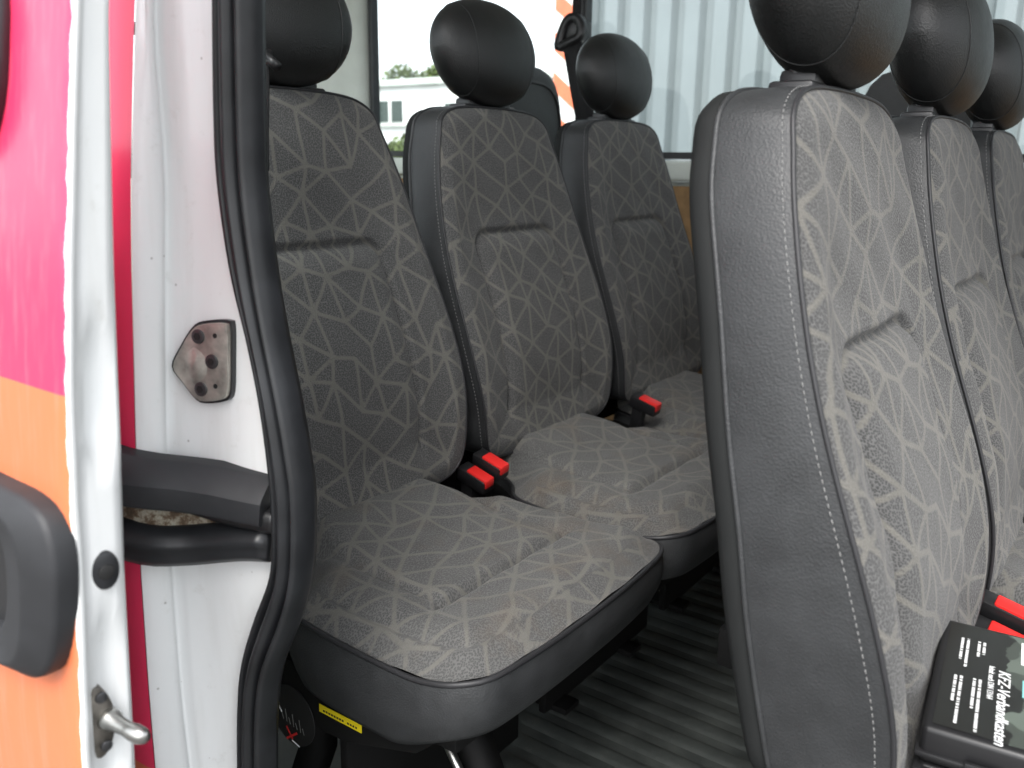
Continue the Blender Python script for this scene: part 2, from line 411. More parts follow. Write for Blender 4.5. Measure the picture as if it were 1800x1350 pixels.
# rear corner pillar trim: two soft folds
rows = []
for z in (.93, 1.2, 1.5, 1.98):
    rows.append([Vector((x, y, z)) for x, y in [(-1.21, YF+.02), (-1.215, YF-.02), (-1.24, YF-.035), (-1.28, YF-.03), (-1.30, YF-.05), (-1.36, YF-.06), (-1.42, YF-.055), (-1.45, YF-.10), (-1.52, YF-.12), (-1.60, YF-.2), (-1.66, YF-.34), (-1.70, YF-.36)]])
o = vp(grid('corner_pillar', rows, 'trim_grey', None, fix=False))
for a, b, nm in ((WX0, WD-.008, 0), (WD+.008, WX1, 1)):
    w = vp(rbox('window', a+.004, b-.004, YF+.022, YF+.026, WZ0+.004, WZ1-.004, 'tinted_glass', None, 0)); w.name = 'window_pane'
    fr = []
    loop_o = [(a, WZ0), (b, WZ0), (b, WZ1), (a, WZ1)]; t = .018
    loop_i = [(a+t, WZ0+t), (b-t*.3, WZ0+t), (b-t*.3, WZ1-t), (a+t, WZ1-t)] if nm == 0 else [(a+t*.3, WZ0+t), (b-t, WZ0+t), (b-t, WZ1-t), (a+t*.3, WZ1-t)]
    V = []; F = []
    for yy in (YF+.005, YF+.035):
        V += [(x, yy, z) for x, z in loop_o]+[(x, yy, z) for x, z in loop_i]
    for i in range(4):
        j = (i+1) % 4
        F += [(i, j, 4+j, 4+i), (8+j, 8+i, 12+i, 12+j), (4+i, 4+j, 12+j, 12+i), (i, 8+i, 8+j, j)]
    f = raw('window_seal', V, F, 'rubber', w, False)
vp(rbox('window_divider', WD-.0075, WD+.0075, YF+.0, YF+.04, WZ0+.001, WZ1-.001, 'black_plastic', None, .003))
vp(rbox('front_wall_end', WX1+.004, 2.3, YF+.005, YF+.05, WZ0+.001, WZ1-.001, 'trim_grey', None, 0))
# roof and rear end
rows = []
for x in (-1.74, -.5, .8, 2.3):
    rows.append([Vector((x, y, z)) for y, z in [(-.36, 1.86), (-.35, 1.93), (-.30, 2.0), (0, 2.05), (.5, 2.07), (1.0, 2.05), (1.32, 2.0), (YF+.052, 1.93)]])
vp(grid('roof', rows, 'roof_lining', None))
vp(rbox('rear_door_lower', -1.78, -1.74, -.45, YF+.05, -.1, .95, 'trim_grey', None, .004))
vp(rbox('rear_door_upper', -1.78, -1.74, -.45, YF+.05, 1.62, 2.02, 'trim_grey', None, .004))
for y0, y1 in ((-.45, -.30), (.42, .52), (1.24, YF+.05)):
    vp(rbox('rear_door_post', -1.779, -1.741, y0, y1, .952, 1.618, 'trim_grey', None, .003))
for y0, y1 in ((-.298, .418), (.522, 1.238)):
    vp(rbox('rear_window_pane', -1.762, -1.758, y0, y1, .954, 1.616, 'tinted_glass', None, 0))

# near side: body skin (pink film) up to the doorway's rear corner, curved in towards the roof
BODY = sorted((at(px, py, 0, .33).z, at(px, py, 0, .33).y) for px, py in [(230, 30), (224, 300), (225, 450), (230, 680), (233, 807), (241, 998), (256, 1220), (267, 1350)])
BODY = [(-.35, -.452), (.1, -.466)]+BODY+[(1.25, -.392), (1.5, -.34), (1.7, -.29)]
yb = lambda z: interp(BODY, z)
ZS = [-.35+i*.035 for i in range(59)]
rows = [[Vector((x, yb(z)+dy, z)) for x, dy in [(-1.75, 0), (-1.2, 0), (-.6, 0), (0, 0), (.2, 0), (.305, 0), (.32, .001), (.328, .004)]] for z in ZS]
vp(grid('side_skin', rows[:38], 'body_film'))
vp(grid('side_skin', [r[4:] for r in rows[37:]], 'body_film'))
vp(grid('side_window_pane', [[r[0]+Vector((0, .003, 0)), r[3]+Vector((.2, .003, 0))] for r in rows if .92 < r[0].z < 1.7], 'tinted_glass'))
# door seal path: left and right edge pixels
SL = [(370, -60), (370, 0), (372, 200), (378, 320), (400, 470), (432, 600), (455, 720), (470, 850), (475, 950), (470, 1020), (440, 1100), (420, 1180), (415, 1260), (415, 1350), (416, 1420)]
SR = [(452, -60), (452, 0), (455, 200), (460, 330), (475, 460), (493, 580), (517, 700), (535, 800), (545, 880), (542, 1000), (525, 1080), (490, 1170), (479, 1250), (478, 1350), (478, 1420)]
YS = -.375
Lp = smooth_path([at(*p, 1, YS-.022)+Vector((0, .022, 0)) for p in SL], 90); Rp = smooth_path([at(*p, 1, YS-.002)+Vector((0, .002, 0)) for p in SR], 90)
Lp = [Lp[0]+Vector((0, .03, .4)), Lp[0]+Vector((0, .012, .15))]+Lp+[Lp[-1]+Vector((0, 0, -.25))]; Rp = [Rp[0]+Vector((0, .03, .4)), Rp[0]+Vector((0, .012, .15))]+Rp+[Rp[-1]+Vector((0, 0, -.25))]
mid = [(a+b)/2 for a, b in zip(Lp, Rp)]; wid = [(b-a).length for a, b in zip(Lp, Rp)]
prof = [(-.50, .02), (-.50, -.012), (-.46, -.024), (-.38, -.032), (-.30, -.030), (-.24, -.016), (-.20, -.004), (-.16, -.016), (-.08, -.032), (.02, -.036), (.12, -.034), (.19, -.020), (.23, -.004), (.27, -.015), (.33, -.026), (.40, -.027), (.46, -.020), (.50, -.012), (.49, .004), (.40, .012), (-.3, .012)]
rows = []
for i, p in enumerate(mid):
    t = (mid[min(len(mid)-1, i+1)]-mid[max(0, i-1)]).normalized()
    side = Vector((-t.z, 0, t.x));  side = side if side.x > 0 else -side
    rows.append([p+side*a*wid[i]*.94+Vector((0, b*.75, 0)) for a, b in prof])
seal = vp(grid('door_seal', rows, 'rubber', None, close_u=True, caps=True))
# jamb: from the body corner over a pressed groove to the seal
sealx = sorted((p.z, p.x) for p in Lp)
gro = sorted((at(px, py, 0, .34).z, at(px, py, 0, .34).y) for px, py in [(303, 300), (303, 600), (305, 800), (313, 990), (330, 1220), (345, 1350)])
rows = []
for z in ZS:
    xs = interp(sealx, z); y0 = yb(z); yg = min(interp(gro, z), y0+.055); yg = max(yg, y0+.02); q = [(.3285, y0+.0045), (.334, y0+.010)]
    q += [(.336, yg-.012), (.337, yg-.0055), (.330, yg-.0038), (.330, yg+.003), (.3385, yg+.0045), (.3395, yg+.009)]
    for k in (.3, .6, .85, 1.0): q.append((.34+(xs-.34+.010)*k, yg+.009+(-.378-yg-.009)*k))
    q += [(xs+.004, -.366), (xs-.02, -.345), (xs-.06, -.335)]
    rows.append([Vector((x, y, z)) for x, y in q])
vp(grid('door_jamb', rows, 'white_paint', None))
# inner lining behind the jamb (dark, seen only as the doorway's inner edge)
rows = [[Vector((interp(sealx, z)-.045, -.336, z)), Vector((interp(sealx, z)-.09, -.326, z)), Vector((-1.72, -.325, z))] for z in ZS[10:57]]
vp(grid('inner_lining', rows[:28], 'trim_grey', None))
vp(grid('inner_lining', [[r[0], r[1], Vector((.2, r[2].y, r[2].z))] for r in rows[27:]], 'trim_grey', None))
# striker plate with three countersunk screws and a formed wedge
def plate_loop(pts, n=40): return [(p.x, p.y) for p in smooth_path([Vector((a, b, 0)) for a, b in pts], n, True)]
jx = .352
def jpt(k, z):
    y0 = yb(z); yg = max(min(interp(gro, z), y0+.055), y0+.02); xs = interp(sealx, z)
    return Vector((.34+(xs-.34+.010)*k, yg+.009+(-.378-yg-.009)*k, z))
JN = (jpt(.95, .79)-jpt(.1, .79)).cross(jpt(.5, .83)-jpt(.5, .75)).normalized(); JN = JN if JN.x > 0 else -JN
JP = jpt(.5, .79)+JN*.0035
def atj(px, py):
    d = cF+cR*((px-900)/FPX)+cU*((675-py)/FPX); return CAM+d*((JP-CAM).dot(JN)/d.dot(JN))
JA = (Vector((0, 0, 1)).cross(JN)).normalized(); JB = JN.cross(JA); o0 = atj(372, 640)
pts = []
for px, py in [(311, 643), (326, 608), (345, 578), (362, 569), (398, 567), (407, 576), (408, 640), (406, 690), (394, 701), (365, 704), (350, 698), (328, 670)]:
    p = atj(px, py)-o0; pts.append((p.dot(JA), p.dot(JB)))
SM = frame(o0, JA, JB)
pl = prism('striker_plate', plate_loop(pts, 48), .0, .006, 'plate_metal', None, SM, .0015); vp(pl)
lp2 = [(a*1.1-.0005, b*1.07) for a, b in plate_loop(pts, 48)]
prism('gasket', lp2, -.006, .0018, 'rubber', pl, SM)
for px, py in [(357, 590), (381, 634), (362, 682)]:
    p = atj(px, py)-o0; a, b = p.dot(JA), p.dot(JB)
    s = prism('screw', [(a+u, b+v) for u, v in circ(.0065, 18)], .0058, .0078, 'screw_metal', pl, SM, .001)
    prism('screw_socket', [(a+u, b+v) for u, v in circ(.0035, 6)], .0079, .0083, 'ink', s, SM)
for px, py in [(386, 589), (387, 677)]:
    p = atj(px, py)-o0; a, b = p.dot(JA), p.dot(JB)
    prism('hole', [(a+u, b+v) for u, v in circ(.0022, 10)], .006, .0064, 'ink', pl, SM)
rows = []
for i in range(13):
    t = i/12; rows.append([SM @ Vector((a, -.002+(t-.5)*.036*(1-.5*abs(a+.013)/.013), h*math.sin(math.pi*t)**.8+.0056)) for a, h in [(-.025, .0), (-.020, .002), (-.014, .0045), (-.009, .0045), (-.004, .002), (.001, 0)]])
grid('wedge', rows, 'plate_metal', pl)
# roller guide: grey cover, black strip, rusty channel and lower rubber strip curving round the body corner
def gpath(l, n=30): return smooth_path(l, n)
z1, z2 = at(240, 850, 0, .35).z, at(455, 850, 0, .37).z
cov = gpath([(.16, yb(.7)-.012, .712), (.25, yb(.7)-.016, .705), (.315, yb(.7)-.012, .699), (.345, -.452, .694), (.366, -.428, .688), (.386, -.411, .684), (.406, -.398, .680), (.43, -.386, .677)])
k = vp(sweep('guide_cover', cov, [(-.012, -.018), (.021, -.018), (.0235, -.0165), (.0245, -.013), (.0235, .003), (.021, .007), (.004, .0205), (.001, .0215), (-.012, .022)], 'grey_plastic', None, up=(0, 0, 1))); k.data.set_sharp_from_angle(angle=R(28))
strip = gpath([(.362, -.442, .683), (.380, -.421, .673), (.398, -.408, .666), (.416, -.397, .662), (.438, -.386, .659)])
sweep('guide_strip', strip, [(-.008, -.010), (.010, -.010), (.014, -.006), (.014, .007), (.009, .011), (-.008, .011)], 'black_plastic', k, up=(0, 0, 1))
chn = gpath([(.16, yb(.65)-.004, .672), (.25, yb(.65)-.006, .668), (.315, yb(.65)-.002, .662), (.343, -.445, .656), (.362, -.420, .649), (.382, -.404, .644), (.402, -.393, .641), (.43, -.382, .639)])
sweep('guide_channel', chn, [(-.012, -.022), (.006, -.022), (.006, .022), (-.012, .022)], 'rusty_channel', k, up=(0, 0, 1))
low = gpath([(.16, yb(.63)-.008, .655), (.25, yb(.63)-.012, .650), (.315, yb(.63)-.008, .643), (.345, -.453, .636), (.366, -.428, .633), (.386, -.411, .635), (.406, -.399, .638), (.43, -.388, .640)])
sweep('guide_rubber', low, [(-.012, -.016), (.010, -.018), (.016, -.010), (.013, -.004), (.018, .0), (.016, .006), (.008, .010), (.004, .016), (-.012, .016)], 'rubber', k, up=(0, 0, 1))

# ================================================================ SLIDING DOOR (open, slid back outside the body)
door = empty('sliding_door', (.2, -.56, -.3), 'open sliding door edge with pink and orange film at left', 'van door')
DM = Matrix.Translation(-door.location)
def dp(o): o.parent = door; o.matrix_parent_inverse = DM; return o
DO = sorted((at(px, py, 0, .49).z, at(px, py, 0, .49).y) for px, py in [(125, 0), (120, 150), (117, 300), (113, 470), (113, 600), (113, 690), (117, 780), (122, 900), (130, 1000), (134, 1100), (138, 1220), (143, 1350)])
DO = [(-.35, -.605), (.2, -.609)]+DO+[(1.25, -.53), (1.5, -.48)]
DI = sorted((at(px, py, 0, .46).z, at(px, py, 0, .46).y) for px, py in [(183, 30), (193, 450), (203, 683), (207, 783), (213, 998), (226, 1220), (233, 1350)])
DI = [(-.35, -.553), (.2, -.556)]+DI+[(1.25, -.49), (1.5, -.44)]
yo = lambda z: interp(DO, z)
yi = lambda z: interp(DI, z)
ZD = [-.35+i*.02 for i in range(93)]
rows = []
for z in ZD:
    y = yo(z); rows.append([Vector((x, y+d, z)) for x, d in [(-.6, .004), (-.2, .001), (.1, 0), (.3, 0), (.42, 0), (.465, .0), (.482, .0), (.488, .0008), (.4905, .003)]])
dp(grid('outer_panel', rows[:68], 'door_film'))
dp(grid('outer_panel', [[Vector((.345, r[3].y, r[3].z))]+r[4:] for r in rows[67:]], 'door_film'))
dp(grid('window_pane', [[r[0]+Vector((0, .004, 0)), Vector((.344, r[3].y+.004, r[3].z))] for r in rows[67:]], 'tinted_glass'))
# hem and stepped edge face (white)
rows = []
arch = lambda z, c, h, dp_: dp_*(sstep(c-h, c-h+.012, z)*(1-sstep(c+h*.6, c+h, z)))
for z in ZD:
    a, b = yo(z), yi(z); rec = arch(z, .815, .045, .010)+arch(z, .60, .07, .008)
    q = [(.4906, a+.0032), (.4906, a+.006), (.486, a+.0075), (.4855-rec*.2, a+.3*(b-a)), (.4855-rec, a+.38*(b-a)), (.484-rec, a+.5*(b-a)), (.484-rec, a+.62*(b-a)), (.482, a+.75*(b-a)), (.470, a+.93*(b-a)), (.462, b-.0008), (.45, b), (.33, b+.004), (-.6, b+.004)]
    rows.append([Vector((x, y, z)) for x, y in q])
dp(grid('edge_panel', rows[:68], 'white_paint'))
dp(grid('edge_panel', [r[:-1] for r in rows[67:]], 'white_paint'))
# dark window rubber at the very left, top
pw = [at(0, -80, 1, yo(1.08)-.003), at(2, 40, 1, yo(1.04)-.003), at(0, 180, 1, yo(.99)-.003)]
dp(sweep('window_rubber', smooth_path([(pw[0].x-.006, pw[0].y, 1.3), (pw[0].x-.006, pw[0].y, pw[0].z), (pw[1].x-.006, pw[1].y, pw[1].z), (pw[2].x-.012, pw[2].y, pw[2].z), (pw[2].x-.05, pw[2].y-.001, pw[2].z-.035), (pw[2].x-.2, pw[2].y-.001, pw[2].z-.05)], 40), circ(.011, 10), 'rubber', None))
# handle: moulded frame round a deep cup
HO = [(.25, .69), (.262, .735), (.30, .752), (.42, .752), (.458, .751), (.480, .744), (.490, .728), (.492, .706), (.488, .670), (.481, .645), (.468, .629), (.443, .621), (.383, .615), (.30, .608), (.262, .62), (.25, .65)]
HI = [(.285, .690), (.29, .715), (.31, .723), (.395, .722), (.412, .720), (.421, .712), (.425, .70), (.426, .685), (.424, .667), (.418, .653), (.407, .643), (.385, .639), (.33, .634), (.30, .636), (.288, .645), (.285, .665)]
HOs, HIs = smooth_path([(a, b, 0) for a, b in HO], 72, True), smooth_path([(a, b, 0) for a, b in HI], 72, True)
rows = []
for f, h, ins in [(0, -.002, 0), (0, .010, .0), (0, .013, .001), (0, .015, .004), (.36, .022, 0), (.40, .0227, 0), (.44, .0225, 0), (1, .015, -.004), (1, .0145, -.002), (1, .012, -.0005), (1, .003, .001)]:
    r_ = []
    for a, b in zip(HOs, HIs):
        c = Vector((.37, .682, 0)); p = a.lerp(b, f); d = (c-p).normalized(); p = p+d*ins
        r_.append(Vector((p.x, yo(p.y)-h, p.y)))
    rows.append(r_)
hd = dp(grid('handle', rows, 'grey_plastic', None, close_u=True)); hd.data.set_sharp_from_angle(angle=R(50))
bm_loop = [(p.x, p.y) for p in HIs]
raw('handle_cup', [Vector((a, yo(b)-.0035, b)) for a, b in bm_loop], [tuple(range(72))], 'black_plastic', hd, False)
# rubber stop and alignment pin on the edge
bp = at(181, 1000, 0, .482)
BMx = frame(bp, (.15, .98, 0), (0, 0, 1))
sb = dp(prism('rubber_stop', [(u*.8, v*1.15) for u, v in circ(.0122, 24)], -.006, .006, 'rubber', None, BMx, .003))
prism('stop_screw', [(u, v) for u, v in circ(.0055, 14)], .0061, .0075, 'ink', sb, BMx, .0008)
pp = at(170, 1258, 0, .476)
PM = frame(pp, (.15, .98, 0), (0, 0, 1))
ab = dp(prism('pin_base', [(p.x, p.y) for p in smooth_path([(-.004, .028, 0), (.003, .024, 0), (.008, .012, 0), (.009, 0, 0), (.008, -.012, 0), (.003, -.024, 0), (-.004, -.028, 0), (-.009, -.02, 0), (-.010, 0, 0), (-.009, .02, 0)], 40, True)], -.004, .010, 'dull_metal', None, PM, .002))
rows = []
for h, r_ in [(.009, .0085), (.014, .0075), (.017, .0058), (.03, .0052), (.033, .0056), (.036, .0062), (.043, .006), (.047, .0045), (.048, .001)]:
    rows.append([PM @ Vector((.002+u+h*.25, v, h)) for u, v in circ(r_, 16)])
grid('pin', rows, 'steel', ab, close_u=True, caps=True)
for v in (.019, -.019): prism('screw', [(a+.001, b+v) for a, b in circ(.0042, 12)], .0101, .0118, 'screw_metal', ab, PM, .001)

# ================================================================ SEATS
HALF = [(0, 1.062), (.04, 1.0615), (.08, 1.060), (.115, 1.056), (.14, 1.047), (.156, 1.033), (.164, 1.01), (.177, .975), (.192, .92), (.203, .86), (.211, .8), (.217, .72), (.217, .64), (.209, .56), (.202, .51), (.187, .485), (.155, .473), (.08, .469), (0, .468)]
XE = [(.44, .150), (.499, .164), (.557, .165), (.60, .160), (.639, .150), (.68, .137), (.72, .122), (.76, .106), (.797, .091), (.863, .068), (.923, .051), (.983, .035), (1.038, .023), (1.065, .016)]
XB = [(.43, .075), (.508, .068), (.566, .056), (.614, .048), (.652, .041), (.705, .033), (.734, .027), (.78, .016), (.82, .008), (.86, 0), (.9, -.009), (.95, -.023), (.98, -.032), (1.03, -.038), (1.065, -.04)]
OUT = [(p.x, p.y) for p in smooth_path([(a, b, 0) for a, b in HALF], 90)]
OUTF = [(p.x, p.y) for p in smooth_path([(a, b, 0) for a, b in HALF], 230)]
ONP = np.array([(p.x, p.y) for p in smooth_path([(a, b, 0) for a, b in HALF], 400)])
def smooth_tab(T, lo, hi, n=60):
    xs = [lo+(hi-lo)*i/n for i in range(n+1)]; v = [interp(T, x) for x in xs]
    for _ in range(6): v = [v[0]]+[(v[i-1]+2*v[i]+v[i+1])/4 for i in range(1, n)]+[v[-1]]
    return list(zip(xs, v))
XE = smooth_tab(XE, .44, 1.065); XB = smooth_tab(XB, .43, 1.065)
xe = lambda z: interp(XE, z)
xb = lambda z: interp(XB, z)
def rr_sd(y, z, hw, z0, z1, r):
    "signed distance to rounded rectangle |y|<hw, z0<z<z1"
    qx = abs(y)-(hw-r); qz = abs(z-(z0+z1)/2)-((z1-z0)/2-r)
    return math.hypot(max(qx, 0), max(qz, 0))+min(max(qx, qz), 0)-r
def out_d(y, z, cache={}):
    return float(np.hypot(ONP[:, 0]-abs(y), ONP[:, 1]-z).min())
def build_seat():
    t = bpy.data.objects.new('passenger_seat', None); COL.objects.link(t); t.empty_display_size = .05
    # --- cloth front of the backrest
    rows = []; uv = []; NY = 140
    for a, b in OUTF:
        r_ = []; u_ = []
        for j in range(NY+1):
            s = -1+2*j/NY; s = math.copysign(abs(s)**.9, s); y = a*s
            d = out_d(y, b) if abs(s) < .999 else 0
            low = sstep(.52, .72, b)
            p = .009*(1-(1-min(1, d/.026))**2.2)*(.3+.7*low)
            p -= .013*max(0, min(1, (d-.026)/.05))**.8*(1.25-.25*low)*(1-.95*sstep(.86, 1.0, b))          # dish between the bolsters
            sd = rr_sd(y, b, .118, .30, .847, .028)
            p += (.004+.006*low)*sstep(0, -.03, sd)
            p -= .011*math.exp(-(sd/.006)**2)*sstep(.5, .56, b)
            p += .0022*math.sin(y*46+b*31)*math.sin(b*38+y*9)*sstep(.01, .04, d)
            r_.append(Vector((xe(b)+p, y, b)))
        arc = [0]
        for p, q in zip(r_, r_[1:]): arc.append(arc[-1]+(q-p).length)
        rows.append(r_); uv.append([(v-arc[NY//2], b*1.03) for v in arc])
    bk = grid('backrest', rows, 'cloth_back', t, uv=uv, net=(.042, .058, .36))
    # --- leatherette border from the cloth seam to the shell
    full = [(-a, b) for a, b in OUT[::-1]]+OUT[1:]
    cz = .76
    def band(ts, bulge):
        rows = []
        for k in ts:
            r_ = []
            for a, b in full:
                nrm = Vector((a, (b-cz)*.5)).normalized()
                topk = sstep(1.0, 1.06, b)
                g = bulge(k)
                x = xe(b)*(1-k)+xb(b)*k
                r_.append(Vector((x, a+nrm.x*g, b+nrm.y*g*(1-.4*topk))))
            rows.append(r_)
        return rows
    sd_ = grid('side_panel', band([0, .03, .08, .15, .25, .4, .55, .7, .82, .9, .95, .98, 1.0], lambda k: -.001+.005*math.sin(math.pi*min(1, k*.93+.04))**.7), 'leather_grey', t)
    # piping at the cloth seam
    def ring(name, k, off, r, mat, par, res=200):
        P = []
        for a, b in full:
            nrm = Vector((a, (b-cz)*.5)).normalized(); x = xe(b)*(1-k)+xb(b)*k
            P.append(Vector((x, a+nrm.x*off, b+nrm.y*off)))
        return sweep(name, smooth_path(P, res), circ(r, 8), mat, par, up=(1, 0, .01))
    ring('piping', .0, .0008, .0022, 'piping_black', sd_)
    ring('seam', .985, .0005, .0026, 'leather_grey', sd_)
    # stitches: one joined part
    V = []; F = []
    P = []
    for a, b in full:
        nrm = Vector((a, (b-cz)*.5)).normalized(); k = .125; g = -.001+.005*math.sin(math.pi*(k*.93+.04))**.7+.0006
        P.append(Vector((xe(b)*(1-k)+xb(b)*k, a+nrm.x*g, b+nrm.y*g)))
    P = smooth_path(P, 620)
    for i in range(40, 580, 2):
        if i % 2: continue
        p, q = P[i], P[i].lerp(P[i+1], 1.15); tdir = (q-p).normalized(); n_ = Vector((0, p.y, 0)).normalized() if p.z < 1.0 else Vector((0, p.y*2, .3)).normalized(); s = tdir.cross(n_)*.00045
        base = len(V); V += [p-s, p+s, q+s, q-s, (p+q)/2+n_*.0008]; F += [(base, base+1, base+4), (base+1, base+2, base+4), (base+2, base+3, base+4), (base+3, base, base+4)]
    st = raw('stitching', V, F, 'thread', sd_, False); st['kind'] = 'stuff'
    # --- back shell
    rows = []
    for off, dx in [(-.001, -.001), (.001, -.005), (.0, -.014), (-.006, -.021), (-.05, -.024), (-.1, -.03), (-.19, -.03)]:
        r_ = []
        for a, b in full:
            nrm = Vector((a, (b-cz)*.5)).normalized(); o_ = off
            y = a+nrm.x*o_; z = b+nrm.y*o_
            if abs(a) < abs(o_) and o_ < 0: y = a*.05
            r_.append(Vector((xb(b)+dx, y, z)))
        rows.append(r_)
    grid('back_shell', rows, 'shell_plastic', t)
    # --- headrest
    HC = Vector((-.010, 0, 1.1555)); A, B, C = .058, .132, .0915
    rows = []; N1, N2 = 36, 48
    def hpt(th, ph):
        cx_ = lambda v, e: math.copysign(abs(v)**e, v)
        y = cx_(math.sin(th), .92)*B
        x = cx_(math.cos(th)*math.cos(ph), .95)*A; z = cx_(math.cos(th)*math.sin(ph), .9)*C
        z2 = z if z > 0 else z*1.0
        x += .010*(z/C)*(-1)+.004
        y *= 1-.10*max(0, -z/C)
        return HC+Vector((x, y, z2))
    for i in range(N1+1):
        th = -math.pi/2+math.pi*i/N1; rows.append([hpt(th*.9995, 2*math.pi*j/N2) for j in range(N2)])
    hr = grid('headrest', rows, 'leather_black', t, close_u=True)
    for th in (-.62, .62):
        P = [HC+(hpt(th, 2*math.pi*j/60)-HC)*1.0015 for j in range(60)]
        sweep('headrest_seam', P, circ(.0008, 6), 'leather_black', hr, up=(0, 1, .01), closed=True)
    for y in (-.055, .055):
        tube('headrest_post', [(-.012, y, 1.045), (-.012, y, 1.10)], .0065, 'black_plastic', hr, up=(0, 1, 0))
        rbox('post_guide', -.030, .010, y-.020, y+.020, 1.052, 1.068, 'black_plastic', hr, .004)
    rbox('neck_block', -.026, .008, -.062, .062, 1.05, 1.079, 'black_plastic', hr, .006)
    # --- cushion
    CO = [(.10, 0), (.10, .10), (.11, .128), (.16, .150), (.20, .175), (.235, .215), (.29, .227), (.40, .231), (.475, .229), (.508, .218), (.527, .192), (.534, .14), (.538, .07), (.539, 0)]
    co = [(p.x, p.y) for p in smooth_path([(a, b, 0) for a, b in CO], 130)]
    loop = co+[(a, -b) for a, b in co[-2:0:-1]]
    cen = Vector((.33, 0))
    def edge_z(a): return .432+.010*sstep(.44, .53, a)-.004*math.sin(max(0, a-.25)*9)
    def top_z(a, b, d):
        z = edge_z(a)+.036*sstep(0, .06, d)**.75+.004*sstep(.36, .46, a)
        crease_x = .408
        w = sstep(.165, .13, abs(b))
        z -= .015*math.exp(-((a-crease_x)/.008)**2)*w
        z -= .007*math.exp(-((abs(b)-.132)/.008)**2)*sstep(.43, .40, a)
        z += .005*sstep(.408, .30, a)*sstep(.14, .10, abs(b))*sstep(.1, .2, a)
        z += .026*sstep(.30, .15, a)*sstep(.17, .10, abs(b))
        z += .0018*math.sin(a*60+b*25)*math.sin(b*47)
        return z
    lv = np.array(loop)
    def cd_(a, b): return float(np.hypot(lv[:, 0]-a, lv[:, 1]-b).min())
    rows = []; uv = []; K = 80
    for i in range(K+1):
        s = (i/K)**.8; r_ = []; u_ = []
        for a, b in loop:
            pa_ = Vector((.33+(a-.33)*s, b*s)); d = 0 if i == K else cd_(*pa_)
            r_.append(Vector((pa_.x, pa_.y, top_z(pa_.x, pa_.y, d)))); u_.append((pa_.y, pa_.x+(.0 if d > .03 else .02)))
        rows.append(r_); uv.append(u_)
    cu = grid('cushion', rows, 'cloth_seat', t, close_u=True, uv=uv, net=(.044, .052, .34))
    rows = []
    bot = lambda a: .326+.042*sstep(.40, .53, a)+.006*sstep(.3, .2, a)
    for k in [0, .04, .1, .2, .35, .5, .65, .8, .92, 1, 1.02]:
        r_ = []
        for a, b in loop:
            n_ = (Vector((a, b))-cen).normalized(); g = .004+.009*math.sin(math.pi*min(1, k))-.012*k
            if k > 1: g = -.05
            r_.append(Vector((a+n_.x*g, b+n_.y*g, edge_z(a)*(1-min(k, 1))+bot(a)*min(k, 1))))
        rows.append(r_)
    r_ = [Vector((.33+(p.x-.33)*.3, p.y*.3, .335)) for p in rows[-1]]; rows.append(r_)
    sk = grid('cushion_skirt', rows, 'leather_grey', t, close_u=True, caps=False)
    P = [Vector((a+(Vector((a, b))-cen).normalized().x*.003, b+(Vector((a, b))-cen).normalized().y*.003, edge_z(a)+.001)) for a, b in loop]
    sweep('piping', smooth_path(P, 160, True), circ(.0034, 8), 'piping_black', sk, up=(0, 0, 1), closed=True)
    # --- base: side plates, cross tube, legs
    fr_ = rbox('seat_frame', .14, .46, -.17, .17, .298, .332, 'black_paint', t, .006)
    for y in (-.196, .19):
        prism('side_plate', [(.13, .34), (.15, .255), (.30, .262), (.42, .300), (.46, .335)], y, y+.006, 'black_paint', t, Matrix(((1, 0, 0, 0), (0, 0, 1, 0), (0, 1, 0, 0), (0, 0, 0, 1))), .001)
    for y in (-.12, .12):
        sweep('leg', [Vector((.17, y, .31)), Vector((.16, y, .15)), Vector((.10, y, .0))], [(-.02, -.018), (.02, -.018), (.02, .018), (-.02, .018)], 'black_paint', t)
        rbox('foot_rail', .06, .30, y-.022, y+.022, .0062, .018, 'black_paint', t, .002)
    rbox('underseat_shade_panel', .255, .27, -.165, .225, .01, .297, 'black_paint', t, .003)  # added black sheet standing in for the shade under the seat
    rbox('cushion_gap_shade', -.12, .235, .145, .335, .36, .415, 'black_paint', t, .006)  # added black block so the gap between cushions reads as shade
    rbox('back_gap_shade', -.005, .10, .207, .263, .40, .60, 'black_paint', t, .006)  # added black filler for the shaded gap between neighbouring backrests
    tube('cross_tube', [(.30, -.185, .285), (.30, .185, .285)], .016, 'black_paint', t, up=(0, 0, 1))
    return t
proto = build_seat()
def copy_tree(o, parent=None):
    c = o.copy(); COL.objects.link(c)
    if parent: c.parent = parent
    for ch in o.children: copy_tree(ch, c)
    return c
SP = .47; ROWX, ROWZ = .759, -.03
seats = []
spec = [((0, 0, 0), 'rear row seat beside the black door seal with stained cushion', 'seats of the rear row'),
        ((0, SP, 0), 'middle seat of the rear row, its whole round headrest against white building', 'seats of the rear row'),
        ((0, 2*SP, 0), 'rear row seat farthest away, beside the far window with hanging belt', 'seats of the rear row'),
        ((ROWX, 0, ROWZ), 'nearest front row seat showing its wide grey leatherette side with white stitching', 'seats of the front row'),
        ((ROWX, SP, ROWZ), 'middle seat of the front row, partly hidden behind the nearest seat', 'seats of the front row'),
        ((ROWX, 2*SP, ROWZ), 'front row seat farthest away, at the right picture edge', 'seats of the front row')]
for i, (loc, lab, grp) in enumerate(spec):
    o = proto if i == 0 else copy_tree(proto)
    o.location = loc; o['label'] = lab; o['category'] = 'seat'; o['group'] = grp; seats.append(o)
for o in seats[:3]: rbox('rear_gap_shade', -.045, -.008, -.234, .234, .36, .57, 'black_paint', o, .004)  # added black screen keeping the gaps below the rear backrests dark
